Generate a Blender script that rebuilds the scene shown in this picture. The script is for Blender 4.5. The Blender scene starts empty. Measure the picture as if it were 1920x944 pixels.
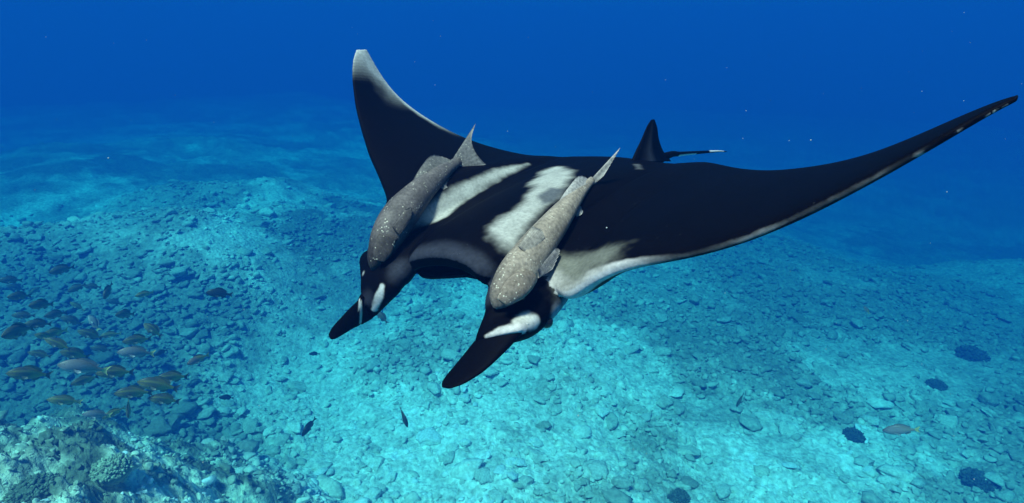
import bpy, bmesh, math, random
import numpy as np
from mathutils import Vector, Matrix, noise as mnoise
from mathutils.bvhtree import BVHTree

S = bpy.context.scene
COL = S.collection
random.seed(4)
RNG = np.random.default_rng(11)

# ------------------------------------------------------------------ camera, world, sun, exposure
FPX, CX, CY = 1000.0, 960.0, 472.0            # focal length and centre in photograph pixels (1920 x 944)
CAM_H = 12.0                                  # metres above the mean sea bed
PITCH = math.radians(22.0)
cam_data = bpy.data.cameras.new('camera')
cam_data.sensor_width = 36.0
cam_data.lens = 36.0 * FPX / 1920.0
cam_data.clip_start = 0.05
cam_data.clip_end = 2000.0
cam = bpy.data.objects.new('camera', cam_data)
COL.objects.link(cam)
cam.location = (0, 0, CAM_H)
cam.rotation_euler = (math.radians(90) - PITCH, 0, 0)
S.camera = cam
CAM_M = Matrix.Translation(cam.location) @ cam.rotation_euler.to_matrix().to_4x4()

SUN_EL, SUN_AZ = math.radians(66), math.radians(-140)   # azimuth from +Y towards +X: sun stands to the left, a little behind the camera
world = bpy.data.worlds.new('World')
S.world = world
world.use_nodes = True
wn = world.node_tree.nodes
sky = wn.new('ShaderNodeTexSky')
sky.sky_type = 'NISHITA'
sky.sun_disc = False
sky.sun_elevation = SUN_EL
sky.sun_rotation = SUN_AZ
wn['Background'].inputs['Strength'].default_value = 0.05
world.node_tree.links.new(sky.outputs[0], wn['Background'].inputs['Color'])
sun_data = bpy.data.lights.new('sun', 'SUN')
sun_data.energy = 5.0
sun_data.angle = math.radians(10.0)         # softened by the rippled surface overhead
sun_data.color = (1.0, 0.66, 0.57)
sun = bpy.data.objects.new('sun', sun_data)
COL.objects.link(sun)
sdir = Vector((math.sin(SUN_AZ) * math.cos(SUN_EL), math.cos(SUN_AZ) * math.cos(SUN_EL), math.sin(SUN_EL)))
sun.rotation_euler = sdir.to_track_quat('Z', 'Y').to_euler()
sun.location = (0, 0, 60)
S.view_settings.view_transform = 'Standard'
S.view_settings.look = 'None'
S.view_settings.gamma = 1.0
S.view_settings.exposure = 1.38
S.render.engine = 'CYCLES'
S.cycles.use_denoising = True
S.cycles.max_bounces = 8
S.cycles.volume_bounces = 4
S.cycles.diffuse_bounces = 3

# ------------------------------------------------------------------ helpers
def tag(o, label=None, cat=None, group=None, kind=None):
    for k, v in (('label', label), ('category', cat), ('group', group), ('kind', kind)):
        if v:
            o[k] = v
    return o

def mesh_obj(name, verts, faces, mat, parent=None, smooth=True, colors=None):
    me = bpy.data.meshes.new(name)
    me.from_pydata([tuple(v) for v in verts], [], [tuple(f) for f in faces])
    if smooth:
        me.polygons.foreach_set('use_smooth', [True] * len(me.polygons))
    if colors is not None:
        set_color(me, colors)
    me.materials.append(mat)
    me.update()
    o = bpy.data.objects.new(name, me)
    COL.objects.link(o)
    if parent is not None:
        o.parent = parent
    return o

def set_color(me, c):
    a = me.color_attributes.new('tint', 'FLOAT_COLOR', 'POINT')
    c = np.asarray(c, np.float32)
    if c.shape[1] == 3:
        c = np.hstack([c, np.ones((len(c), 1), np.float32)])
    a.data.foreach_set('color', c.ravel())

def empty(name, loc=(0, 0, 0)):
    o = bpy.data.objects.new(name, None)
    o.empty_display_size = 0.1
    COL.objects.link(o)
    o.location = loc
    return o

def smooth01(e0, e1, x):
    t = np.clip((np.asarray(x, float) - e0) / (e1 - e0), 0, 1)
    return t * t * (3 - 2 * t)

def pix_dir(q):
    """world direction of a photograph pixel"""
    return CAM_M.to_3x3() @ Vector(((q[0] - CX) / FPX, -(q[1] - CY) / FPX, -1.0))

def pix_of(P):
    """photograph pixel and depth of world points (n,3)"""
    Mi = np.array(CAM_M.inverted())
    Q = np.asarray(P, float) @ Mi[:3, :3].T + Mi[:3, 3]
    d = -Q[:, 2]
    return CX + FPX * Q[:, 0] / d, CY - FPX * Q[:, 1] / d, d

def _hash(ix, iy, iz, seed):
    n = (ix * 374761393 + iy * 668265263 + iz * 2147483647 + seed * 1274126177) & 0xFFFFFFFF
    n = ((n ^ (n >> 13)) * 1274126177) & 0xFFFFFFFF
    n = n ^ (n >> 16)
    return (n & 0xFFFFFF) / float(0xFFFFFF)

def vnoise(P, scale=1.0, seed=0):
    """value noise 0..1 for points (n,2) or (n,3)"""
    P = np.asarray(P, float) * scale
    if P.shape[1] == 2:
        P = np.hstack([P, np.zeros((len(P), 1))])
    i = np.floor(P).astype(np.int64)
    f = P - i
    u = f * f * f * (f * (f * 6 - 15) + 10)
    r = 0
    for dx in (0, 1):
        for dy in (0, 1):
            for dz in (0, 1):
                w = (u[:, 0] if dx else 1 - u[:, 0]) * (u[:, 1] if dy else 1 - u[:, 1]) * (u[:, 2] if dz else 1 - u[:, 2])
                r = r + w * _hash(i[:, 0] + dx, i[:, 1] + dy, i[:, 2] + dz, seed)
    return r

def fbm(P, scale=1.0, octaves=4, seed=0, gain=0.5):
    a, t, r = 1.0, 0.0, 0
    for k in range(octaves):
        r = r + a * (vnoise(P, scale * 2.03 ** k, seed + 17 * k) - 0.5)
        t += a
        a *= gain
    return r / t * 2

# ------------------------------------------------------------------ materials
def new_mat(name):
    m = bpy.data.materials.new(name)
    m.use_nodes = True
    nt = m.node_tree
    return m, nt, nt.nodes, nt.links, nt.nodes['Principled BSDF']

def N(nodes, t, **kw):
    n = nodes.new(t)
    for k, v in kw.items():
        setattr(n, k, v)
    return n

def mat_tinted(name, rough=0.6, spec=0.2, noise_scale=40, noise_amt=0.25, bump=0.2, bump_scale=120, bump_dist=0.004,
               speck=0.0, speck_scale=60, speck_size=0.12, speck_col=(0.7, 0.7, 0.65, 1)):
    """colour from the baked 'tint' attribute, varied by fine noise, optional pale specks and fine relief"""
    m, nt, nd, ln, b = new_mat(name)
    at = N(nd, 'ShaderNodeAttribute', attribute_name='tint')
    tc = N(nd, 'ShaderNodeTexCoord')
    nz = N(nd, 'ShaderNodeTexNoise'); nz.inputs['Scale'].default_value = noise_scale; nz.inputs['Detail'].default_value = 5
    ln.new(tc.outputs['Object'], nz.inputs['Vector'])
    mr = N(nd, 'ShaderNodeMapRange')
    mr.inputs['From Min'].default_value = 0.25; mr.inputs['From Max'].default_value = 0.75
    mr.inputs['To Min'].default_value = 1 - noise_amt; mr.inputs['To Max'].default_value = 1 + noise_amt
    ln.new(nz.outputs['Fac'], mr.inputs['Value'])
    mx = N(nd, 'ShaderNodeMix', data_type='RGBA', blend_type='MULTIPLY'); mx.inputs['Factor'].default_value = 1
    ln.new(at.outputs['Color'], mx.inputs['A']); ln.new(mr.outputs['Result'], mx.inputs['B'])
    out = mx.outputs['Result']
    if speck > 0:
        vo = N(nd, 'ShaderNodeTexVoronoi'); vo.inputs['Scale'].default_value = speck_scale
        ln.new(tc.outputs['Object'], vo.inputs['Vector'])
        lt = N(nd, 'ShaderNodeMapRange'); lt.inputs['From Min'].default_value = speck_size; lt.inputs['From Max'].default_value = speck_size * 0.4
        ln.new(vo.outputs['Distance'], lt.inputs['Value'])
        n2 = N(nd, 'ShaderNodeTexNoise'); n2.inputs['Scale'].default_value = speck_scale * 0.25
        ln.new(tc.outputs['Object'], n2.inputs['Vector'])
        g = N(nd, 'ShaderNodeMapRange'); g.inputs['From Min'].default_value = 0.5; g.inputs['From Max'].default_value = 0.62; g.inputs['To Max'].default_value = speck
        ln.new(n2.outputs['Fac'], g.inputs['Value'])
        mu = N(nd, 'ShaderNodeMath', operation='MULTIPLY')
        ln.new(lt.outputs['Result'], mu.inputs[0]); ln.new(g.outputs['Result'], mu.inputs[1])
        m2 = N(nd, 'ShaderNodeMix', data_type='RGBA')
        ln.new(mu.outputs[0], m2.inputs['Factor']); ln.new(out, m2.inputs['A']); m2.inputs['B'].default_value = speck_col
        out = m2.outputs['Result']
    ln.new(out, b.inputs['Base Color'])
    b.inputs['Roughness'].default_value = rough
    b.inputs['Specular IOR Level'].default_value = spec
    if bump > 0:
        n3 = N(nd, 'ShaderNodeTexNoise'); n3.inputs['Scale'].default_value = bump_scale; n3.inputs['Detail'].default_value = 6
        ln.new(tc.outputs['Object'], n3.inputs['Vector'])
        bp = N(nd, 'ShaderNodeBump'); bp.inputs['Strength'].default_value = bump; bp.inputs['Distance'].default_value = bump_dist
        ln.new(n3.outputs['Fac'], bp.inputs['Height']); ln.new(bp.outputs['Normal'], b.inputs['Normal'])
    return m

MAT_MANTA = mat_tinted('manta_skin', rough=0.6, spec=0.02, noise_scale=90, noise_amt=0.22, bump=0.25, bump_scale=260, bump_dist=0.002,
                       speck=0.6, speck_scale=42, speck_size=0.09, speck_col=(0.10, 0.10, 0.12, 1))
MAT_REMORA = mat_tinted('remora_skin', rough=0.55, spec=0.15, noise_scale=120, noise_amt=0.42, bump=0.35, bump_scale=220, bump_dist=0.003,
                        speck=1.0, speck_scale=125, speck_size=0.30, speck_col=(0.60, 0.56, 0.46, 1))
MAT_FISH = mat_tinted('fish_scales', rough=0.4, spec=0.3, noise_scale=60, noise_amt=0.2, bump=0.2, bump_scale=150, bump_dist=0.002)
MAT_EYE, _nt, _nd, _ln, _b = new_mat('eye_dark')
_b.inputs['Base Color'].default_value = (0.006, 0.006, 0.008, 1)
_b.inputs['Roughness'].default_value = 0.2
_nz = N(_nd, 'ShaderNodeTexNoise'); _nz.inputs['Scale'].default_value = 30
_rp = N(_nd, 'ShaderNodeValToRGB'); _rp.color_ramp.elements[0].color = (0.004, 0.004, 0.006, 1); _rp.color_ramp.elements[1].color = (0.012, 0.011, 0.012, 1)
_ln.new(_nz.outputs['Fac'], _rp.inputs['Fac']); _ln.new(_rp.outputs['Color'], _b.inputs['Base Color'])
# ------------------------------------------------------------------ the water: one box of even density round the camera and the whole scene
WATER_TOP = CAM_H + 7.5
def build_water():
    m = bpy.data.materials.new('sea_water')
    m.use_nodes = True
    nd, ln = m.node_tree.nodes, m.node_tree.links
    nd.remove(nd['Principled BSDF'])
    pv = nd.new('ShaderNodeVolumePrincipled')
    sc = (0.0003, 0.0040, 0.0163)               # scattering per metre, red green blue
    ab = (0.100, 0.0310, 0.0185)                 # absorption per metre
    D = max(p + q for p, q in zip(sc, ab))
    C = [p / D for p in sc]
    A = [max(0.0, 1 - q / (D * (1 - c))) ** 2 for q, c in zip(ab, C)]
    pv.inputs['Density'].default_value = D
    pv.inputs['Color'].default_value = (*C, 1)
    pv.inputs['Absorption Color'].default_value = (*A, 1)
    pv.inputs['Anisotropy'].default_value = 0.0
    ln.new(pv.outputs[0], nd['Material Output'].inputs['Volume'])
    x0, x1, y0, y1, z0, z1 = -200, 200, -180, 220, -16.0, WATER_TOP
    v = [(x, y, z) for z in (z0, z1) for y in (y0, y1) for x in (x0, x1)]
    f = [(0, 2, 3, 1), (4, 5, 7, 6), (0, 1, 5, 4), (2, 6, 7, 3), (0, 4, 6, 2), (1, 3, 7, 5)]
    o = mesh_obj('haze', v, f, m, smooth=False)
    tag(o, 'clear blue sea water filling the whole scene', None, kind='stuff')
build_water()

# ------------------------------------------------------------------ the sea bed
def bump2(x, y, cx, cy, r0, r1, sx=1.0, sy=1.0):
    d = np.sqrt(((x - cx) / sx) ** 2 + ((y - cy) / sy) ** 2)
    return 1 - smooth01(r0, r1, d)

def cells(P, scale, seed=0):
    """cellular noise: distance to nearest and second nearest point, and the nearest cell's random number"""
    Q = P * scale
    i0 = np.floor(Q).astype(np.int64)
    d1 = np.full(len(P), 9.); d2 = np.full(len(P), 9.); idr = np.zeros(len(P))
    z = np.zeros(len(P), np.int64)
    for dx in (-1, 0, 1):
        for dy in (-1, 0, 1):
            ci, cj = i0[:, 0] + dx, i0[:, 1] + dy
            hx, hy, hr = _hash(ci, cj, z, seed), _hash(ci, cj, z + 3, seed + 5), _hash(ci, cj, z + 7, seed + 9)
            d = np.hypot(Q[:, 0] - ci - hx, Q[:, 1] - cj - hy)
            c = d < d1
            d2 = np.where(c, d1, np.minimum(d2, d)); idr = np.where(c, hr, idr); d1 = np.where(c, d, d1)
    return d1, d2, idr

def cobble(P):
    """a pavement of broken slabs: height 0..1 with gaps between pieces, and a random number per piece"""
    Pw = P + .10 * np.stack([fbm(P, 2.3, 2, 301), fbm(P, 2.3, 2, 302)], 1)
    a1, a2, ra = cells(Pw, 2.6, 5)
    b1, b2, rb = cells(Pw, 6.0, 8)
    ha = smooth01(.0, .16, a2 - a1) * (.3 + .7 * ra)
    hb = smooth01(.0, .20, b2 - b1) * (.3 + .7 * rb)
    return .62 * ha + .38 * hb, .6 * ra + .4 * rb

def reef_mask(x, y):
    P = np.stack([x, y], 1)
    w = fbm(P, 0.45, 3, 5) * 1.3
    d = np.hypot((x + 8.0), (y - 3.2)) + w
    return 1 - smooth01(2.4, 6.8, d)

def bed_height(x, y, fine=True):
    x = np.asarray(x, float); y = np.asarray(y, float)
    P = np.stack([x, y], 1)
    z = 0.55 * fbm(P, 0.11, 3, 1) + 0.22 * fbm(P, 0.5, 3, 2)
    rm = reef_mask(x, y)
    z = z + 3.6 * rm
    z = z + 2.3 * bump2(x, y, -14, 13.5, 2.0, 9.0) * (1 + 0.35 * fbm(P, 0.3, 3, 8))
    z = z + 1.7 * bump2(x, y, -11, 22, 2.0, 10.0) * (1 + 0.4 * fbm(P, 0.25, 3, 9))
    z = z + 2.0 * bump2(x, y, -26, 32, 3.0, 22.0) * (1 + 0.4 * fbm(P, 0.12, 3, 10))
    z = z - 3.0 * smooth01(-3, 16, (x - 15) * 0.75 + (y - 17.5) * 0.5 + 2.5 * fbm(P, 0.15, 2, 12))
    z = z + 2.0 * bump2(x, y, 24, 20, 1.0, 7.0)
    if fine:
        z = z + rm * (0.7 * np.abs(fbm(P, 0.8, 3, 21)) + 0.36 * fbm(P, 2.0, 4, 22, 0.6) + 0.10 * np.abs(fbm(P, 8.0, 3, 25, 0.6)))
        z = z + 0.10 * fbm(P, 2.2, 4, 23, 0.6)
        cv = .25 + .75 * smooth01(-.35, .1, fbm(P, 0.30, 4, 31))
        z = z + (0.17 * cv * (1 - rm) + .20 * rm) * cobble(P)[0]
    return z

def weedy(x, y):
    """the dark weed-grown gully and ground behind the near reef, where the school hangs"""
    P = np.stack([x, y], 1)
    d = np.hypot((x + 12.0) / 1.15, (y - 10.5)) + 2.2 * fbm(P, .35, 3, 77)
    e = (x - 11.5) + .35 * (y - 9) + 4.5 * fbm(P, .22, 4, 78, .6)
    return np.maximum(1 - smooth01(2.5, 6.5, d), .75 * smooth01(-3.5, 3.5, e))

def bed_tint(P3, rm):
    P = P3[:, :2]
    x, y = P[:, 0], P[:, 1]
    sand = np.array([0.88, 0.86, 0.78]); rub = np.array([0.46, 0.44, 0.37]); alg = np.array([0.20, 0.21, 0.165])
    a = smooth01(-0.25, 0.30, fbm(P, 0.30, 4, 31) + 0.45 * fbm(P, 1.6, 4, 32, 0.6))
    a = np.clip(a + .25 - .75 * bump2(x, y, -4.2, 10.2, 1.5, 5.0) - .5 * bump2(x, y, 6.5, 8.3, .5, 3.0) - .4 * bump2(x, y, 0, 8, .5, 3.), 0, 1)
    c = sand * (1 - a)[:, None] + rub * a[:, None]
    b = 0.8 * smooth01(0.06, 0.55, fbm(P, 0.16, 3, 33) + 0.55 * fbm(P, 0.9, 4, 34, 0.6) + 0.05)
    # weedy rock on the shelves and on the drop-off
    shelf = np.maximum.reduce([bump2(x, y, -14, 13.5, 2, 10), bump2(x, y, -11, 22, 2, 10), 0.9 * bump2(x, y, -26, 32, 3, 22),
                               0.85 * smooth01(0, 9, (x - 15) * 0.75 + (y - 17.5) * 0.5 + 2.5 * fbm(P, 0.15, 2, 12))])
    b = np.clip(b * 0.75 + 0.75 * shelf * smooth01(-0.3, 0.3, fbm(P, 0.5, 4, 35)), 0, 1)
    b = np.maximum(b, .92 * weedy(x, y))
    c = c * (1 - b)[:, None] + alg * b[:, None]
    c = c * (.78 + .44 * cobble(P)[1])[:, None]
    if rm is not None and rm.max() > 0:
        q = smooth01(-0.28, 0.25, fbm(P, 1.1, 4, 41, 0.6) + 0.5 * fbm(P, 5.0, 3, 42, 0.6))
        rc = np.array([0.80, 0.78, 0.62]) * (1 - q)[:, None] + np.array([0.19, 0.20, 0.14]) * q[:, None]
        k = smooth01(0.05, 0.5, rm)[:, None]
        c = c * (1 - k) + rc * k
    return np.clip(c, 0.01, 0.95)

MAT_BED = mat_tinted('seabed_rubble_sand', rough=0.95, spec=0.02, noise_scale=7, noise_amt=0.45, bump=1.0, bump_scale=9, bump_dist=0.10)
MAT_STONE = mat_tinted('encrusted_stone', rough=0.95, spec=0.02, noise_scale=6, noise_amt=0.35, bump=0.8, bump_scale=16, bump_dist=0.03)

GS = CAM_H / 9.0                              # the bed is laid out for a camera 9 m up, then enlarged
def bed_z(x, y):
    return GS * bed_height(np.atleast_1d(x) / GS, np.atleast_1d(y) / GS)

def build_seabed():
    fr = np.radians(np.linspace(-62, 62, 600))
    bk = np.radians(np.linspace(62, 298, 90))[1:-1]
    ang = np.concatenate([fr, bk])
    rad = np.concatenate([np.linspace(0.3, 5, 24)[:-1], np.linspace(5, 12, 110)[:-1], np.geomspace(12, 45, 190)[:-1], np.geomspace(45, 100, 40)])
    A, Rr = np.meshgrid(ang, rad)
    x = (np.sin(A) * Rr).ravel(); y = (np.cos(A) * Rr).ravel()
    z = bed_height(x, y)
    V = np.stack([x, y, z], 1)
    na, nr = len(ang), len(rad)
    i = np.arange(nr - 1)[:, None] * na; j = np.arange(na)[None, :]; j2 = (j + 1) % na
    F = np.stack([i + j, i + na + j, i + na + j2, i + j2], -1).reshape(-1, 4)
    F = F[:, ::-1]
    rmask = reef_mask(V[:, 0], V[:, 1])
    me = bpy.data.meshes.new('seabed')
    V = np.vstack([V, [[0, 0, bed_height([0.], [0.])[0]]]])
    cap = [(len(V) - 1, (k + 1) % na, k) for k in range(na)]
    me.from_pydata((V * GS).tolist(), [], F.tolist() + cap)
    me.polygons.foreach_set('use_smooth', [True] * len(me.polygons))
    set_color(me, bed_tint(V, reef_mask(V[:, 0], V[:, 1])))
    me.materials.append(MAT_BED)
    o = bpy.data.objects.new('seabed', me)
    COL.objects.link(o)
    tag(o, 'pale rubble and sand sea bed with weedy rock', None, kind='structure')
    return o
SEABED = build_seabed()

def ico(sub):
    bm = bmesh.new()
    bmesh.ops.create_icosphere(bm, subdivisions=sub, radius=1.0)
    v = np.array([p.co[:] for p in bm.verts]); f = np.array([[q.index for q in p.verts] for p in bm.faces])
    bm.free()
    return v, f
ICO1 = ico(1); ICO2 = ico(2); ICO3 = ico(3); ICO4 = ico(4)

def stone_shapes(n, base, seed):
    v0, f0 = base
    out = []
    r = np.random.default_rng(seed)
    for k in range(n):
        v = v0.copy()
        # chip the ball with random planes for a broken-slab look, then roughen it
        for c in range(7):
            d = r.normal(size=3); d /= np.linalg.norm(d)
            h = r.uniform(0.35, 0.75)
            e = v @ d
            v = v - np.outer(np.maximum(e - h, 0), d)
        v = v * (1 + 0.42 * fbm(v, 1.5, 4, 60 + k, .6)[:, None])
        v = v * np.array([1.0, r.uniform(0.6, 0.95), r.uniform(0.32, 0.6)])
        out.append(v)
    return out, f0

def build_stones():
    shapes1, f1 = stone_shapes(14, ICO2, 3)
    shapes2, f2 = stone_shapes(10, ICO3, 7)
    pts = []
    n = 34000
    ang = RNG.uniform(-1.02, 1.02, n)
    r = np.sqrt(RNG.uniform(5.5 ** 2, 34 ** 2, n) * RNG.uniform(0.25, 1, n))
    r = np.maximum(r, RNG.uniform(5.5, 8, n))
    x = np.sin(ang) * r; y = np.cos(ang) * r
    P = np.stack([x, y], 1)
    keep = RNG.uniform(size=n) < 0.25 + 0.75 * smooth01(-0.35, 0.15, fbm(P, 0.30, 3, 31))
    keep &= RNG.uniform(size=n) > smooth01(0.15, .5, reef_mask(x, y))
    x, y, P = x[keep], y[keep], P[keep]
    size = 0.070 * np.exp(RNG.normal(0.15, 0.5, len(x)))
    size = np.clip(size, 0.05, 0.42)
    # boulders seen singly in the photograph: a block by the reef foot, and a few large slabs
    extra = []
    for (px, py, s) in [(335, 858, .42), (385, 800, .34), (620, 930, .40), (800, 830, .38), (880, 905, .42), (1010, 880, .36),
                        (1400, 790, .40), (1290, 850, .36), (450, 880, .33), (1650, 760, .35), (560, 720, .34), (1100, 905, .33)]:
        d = pix_dir((px, py)); t = -9.0 / d.z
        p = Vector((0, 0, 9.0)) + d * t
        extra.append((p.x, p.y, s))
    x = np.concatenate([x, [e[0] for e in extra]]); y = np.concatenate([y, [e[1] for e in extra]])
    size = np.concatenate([size, [e[2] for e in extra]])
    z = bed_height(x, y)
    W = np.stack([x, y, z], 1)
    px, py, d = pix_of(W * GS)
    pxs = size * GS * FPX / d
    vis = (px > 5) & (px < 1915) & (py > 200) & (py < 935)
    order = np.argsort(-np.where(vis, pxs, -1))
    single = set(order[:290].tolist())
    tint0 = bed_tint(W, None)
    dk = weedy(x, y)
    verts, faces, cols = [], [], []
    off = 0
    shared = {}
    rz = RNG.uniform(0, 2 * math.pi, len(x)); tilt = RNG.normal(0, 0.22, (len(x), 2)); br = RNG.uniform(0.75, 1.25, len(x))
    stone_rgb = np.array([0.62, 0.58, 0.47])
    for k in range(len(x)):
        Mx = Matrix.Rotation(rz[k], 3, 'Z') @ Matrix.Rotation(tilt[k, 0], 3, 'X') @ Matrix.Rotation(tilt[k, 1], 3, 'Y')
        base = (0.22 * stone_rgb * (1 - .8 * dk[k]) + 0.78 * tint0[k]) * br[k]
        if k in single:
            b = k % 10
            key = (b, int(base.mean() * 12))
            if key not in shared:
                me = bpy.data.meshes.new('stone')
                me.from_pydata(shapes2[b].tolist(), [], f2.tolist())
                me.polygons.foreach_set('use_smooth', [True] * len(me.polygons))
                set_color(me, np.clip(np.tile(base, (len(shapes2[b]), 1)) * (0.8 + 0.5 * vnoise(shapes2[b], 2.0, b))[:, None], 0.02, 0.9))
                me.materials.append(MAT_STONE)
                shared[key] = me
            o = bpy.data.objects.new('stone', shared[key])
            COL.objects.link(o)
            o.parent = SEABED
            o.matrix_local = Matrix.Translation((x[k] * GS, y[k] * GS, (z[k] + 0.12 * size[k]) * GS)) @ Mx.to_4x4() @ Matrix.Scale(size[k] * GS, 4)
        else:
            v = shapes1[k % 14] * size[k]
            v = v @ np.array(Mx).T + np.array([x[k], y[k], z[k] + 0.12 * size[k]])
            verts.append(v); faces.append(f1 + off); off += len(v)
            cols.append(np.tile(base, (len(v), 1)))
    V = np.vstack(verts) * GS; Fc = np.vstack(faces)
    me = bpy.data.meshes.new('rubble')
    me.from_pydata(V.tolist(), [], Fc.tolist())
    me.polygons.foreach_set('use_smooth', [True] * len(me.polygons))
    set_color(me, np.clip(np.vstack(cols), 0.02, 0.9))
    me.materials.append(MAT_STONE)
    o = bpy.data.objects.new('rubble', me)
    COL.objects.link(o)
    o.parent = SEABED
    tag(o, 'broken coral rubble strewn over the sea bed', kind='stuff')
build_stones()

# knobbly growth and loose lumps on the reef in the foreground: too many and too small to pick apart
def build_reef_growth():
    shp, f = stone_shapes(6, ICO2, 19)
    n = 15000
    x = RNG.uniform(-14, -2, n); y = RNG.uniform(-1, 9.5, n)
    rm = reef_mask(x, y)
    P = np.stack([x, y], 1)
    k = (rm > .12) & (RNG.uniform(size=n) < .45 + .55 * smooth01(-.1, .3, fbm(P, .8, 3, 90)))
    x, y, P = x[k], y[k], P[k]
    z = bed_height(x, y)
    size = np.clip(.032 * np.exp(RNG.normal(0, .6, len(x))), .012, .16)
    t = bed_tint(np.stack([x, y, z], 1), reef_mask(x, y))
    vs, fs, cs = [], [], []
    off = 0
    for i in range(len(x)):
        v = shp[i % 6] * np.array([1, 1, 1.5]) * size[i]
        a = RNG.uniform(0, 6.28); c_, s_ = math.cos(a), math.sin(a)
        v = np.stack([v[:, 0] * c_ - v[:, 1] * s_, v[:, 0] * s_ + v[:, 1] * c_, v[:, 2]], 1) + [x[i], y[i], z[i] + .2 * size[i]]
        vs.append(v); fs.append(f + off); off += len(v)
        cs.append(np.tile(np.clip(t[i] * RNG.uniform(.6, 1.5), .03, .8), (len(v), 1)))
    o = mesh_obj('reef_growth', np.vstack(vs) * GS, np.vstack(fs).tolist(), MAT_STONE, SEABED, colors=np.vstack(cs))
    tag(o, 'knobbly growth crusting the near reef', kind='stuff')
build_reef_growth()
# ------------------------------------------------------------------ the manta: pose relative to the camera, then everything in its own axes
# own axes: x = its right, y = forward, z = up; modelled 3 units across the wings, 2.4 m in the water
SPAN = 3.0
MK = 0.8
M_R = np.array([[-0.730359, -0.680275, -0.061656], [0.216649, -0.316307, 0.923587], [-0.647796, 0.661192, 0.378399]])
M_T = np.array([0.188788, 0.179708, -2.217459])
MANTA_M = CAM_M @ (Matrix.Translation((M_T * MK).tolist()) @ Matrix(M_R.tolist()).to_4x4() @ Matrix.Scale(MK, 4))
MANTA_I = MANTA_M.inverted()
WING_NEAR = (0.166, 0.442, 0.272, 0.244, -0.03)      # dihedral, bend, curl, sweep, twist of its left wing
WING_FAR = (0.062, 0.731, 0.545, 0.114, 0.232)       # and of its raised right wing
LE_PLAN = np.array([[.115, .185], [.2, .14], [.3, .085], [.4, .01], [.46, -.045], [.5, -.115]])
TE_PLAN = np.array([[.04, -.22], [.12, -.18], [.2, -.15], [.3, -.135], [.4, -.135], [.46, -.135], [.5, -.13]])

def wing_point(s, y, side, p):
    Sx = np.linspace(0, s, 40); u = np.clip((Sx - .06) / .44, 0, None)
    th = p[0] * np.clip(u * 4, 0, 1) + p[1] * u + p[2] * u * u
    d = s / 39
    x = np.cos(th[:-1]).sum() * d; z = np.sin(th[:-1]).sum() * d
    uu = max(0, (s - .06) / .44)
    tw = p[4] * uu; h = math.sin(tw) * y
    return SPAN * np.array([side * (x - math.sin(th[-1]) * h), y * math.cos(tw) + p[3] * uu * uu, z + math.cos(th[-1]) * h])

CAM_L = np.array(MANTA_I @ CAM_M.translation)
def ray_l(q):
    return np.array(MANTA_I.to_3x3() @ pix_dir(q))
def hit(q, ax, val):
    d = ray_l(q); t = (val - CAM_L[ax]) / d[ax]
    return CAM_L + t * d
def pix_l(p):
    x, y, d = pix_of(np.array([MANTA_M @ Vector(p)]))
    return np.array([x[0], y[0]]), d[0]
def dense(poly, n=400):
    P = np.array(poly, float)
    L = np.concatenate([[0], np.cumsum(np.hypot(*np.diff(P, axis=0).T))])
    t = np.linspace(0, L[-1], n)
    return np.stack([np.interp(t, L, P[:, 0]), np.interp(t, L, P[:, 1])], 1)
def snap(p, trace):
    """move a modelled edge point onto the traced edge, keeping its distance"""
    q, d = pix_l(p)
    k = np.argmin(((trace - q) ** 2).sum(1))
    return CAM_L + ray_l(trace[k]) * d
def smooth_seq(A, it=6):
    A = np.array(A, float)
    for _ in range(it):
        B = A.copy(); B[1:-1] = (A[:-2] + 2 * A[1:-1] + A[2:]) / 4; A = B
    return A

T_NLE = dense([(1062, 556), (1078, 546), (1100, 530), (1140, 510), (1180, 497), (1240, 487), (1300, 476), (1360, 460), (1410, 443), (1470, 418), (1530, 390),
               (1600, 354), (1660, 322), (1720, 288), (1780, 254), (1840, 218), (1880, 196), (1908, 185)])
T_NTE = dense([(1911, 181), (1890, 185), (1850, 201), (1800, 223), (1750, 246), (1700, 268), (1640, 291), (1580, 307), (1520, 317), (1460, 323), (1420, 323),
               (1380, 318), (1330, 306), (1290, 297), (1262, 293)])
T_FLE = dense([(705, 470), (712, 420), (728, 375), (708, 325), (692, 290), (677, 240), (667, 200), (661, 150), (661, 110), (668, 94)])
T_FTE = dense([(686, 90), (700, 118), (720, 152), (745, 183), (775, 207), (810, 230), (850, 252), (900, 272), (950, 286), (1000, 296), (1040, 296), (1100, 292)])

def cr(P, n):
    """Catmull-Rom through the points P, n samples"""
    P = np.array(P, float)
    t = np.linspace(0, len(P) - 1, n); out = []
    for a in t:
        i = min(int(a), len(P) - 2); f = a - i
        p0, p1, p2, p3 = P[max(i - 1, 0)], P[i], P[i + 1], P[min(i + 2, len(P) - 1)]
        out.append(0.5 * ((2 * p1) + (p2 - p0) * f + (2 * p0 - 5 * p1 + 4 * p2 - p3) * f * f + (3 * p1 - p0 - 3 * p2 + p3) * f ** 3))
    return np.array(out)

LIP = np.array([hit(q, 1, .66) for q in [(752, 502), (772, 493), (800, 487), (830, 487), (860, 494), (885, 508), (903, 527), (911, 545)]])[::-1]   # left (-x) to right (+x)
JAW = np.array([hit(q, 1, .60) for q in [(742, 518), (775, 525), (800, 525), (830, 523), (870, 521), (905, 530), (925, 540)]])[::-1]

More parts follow.
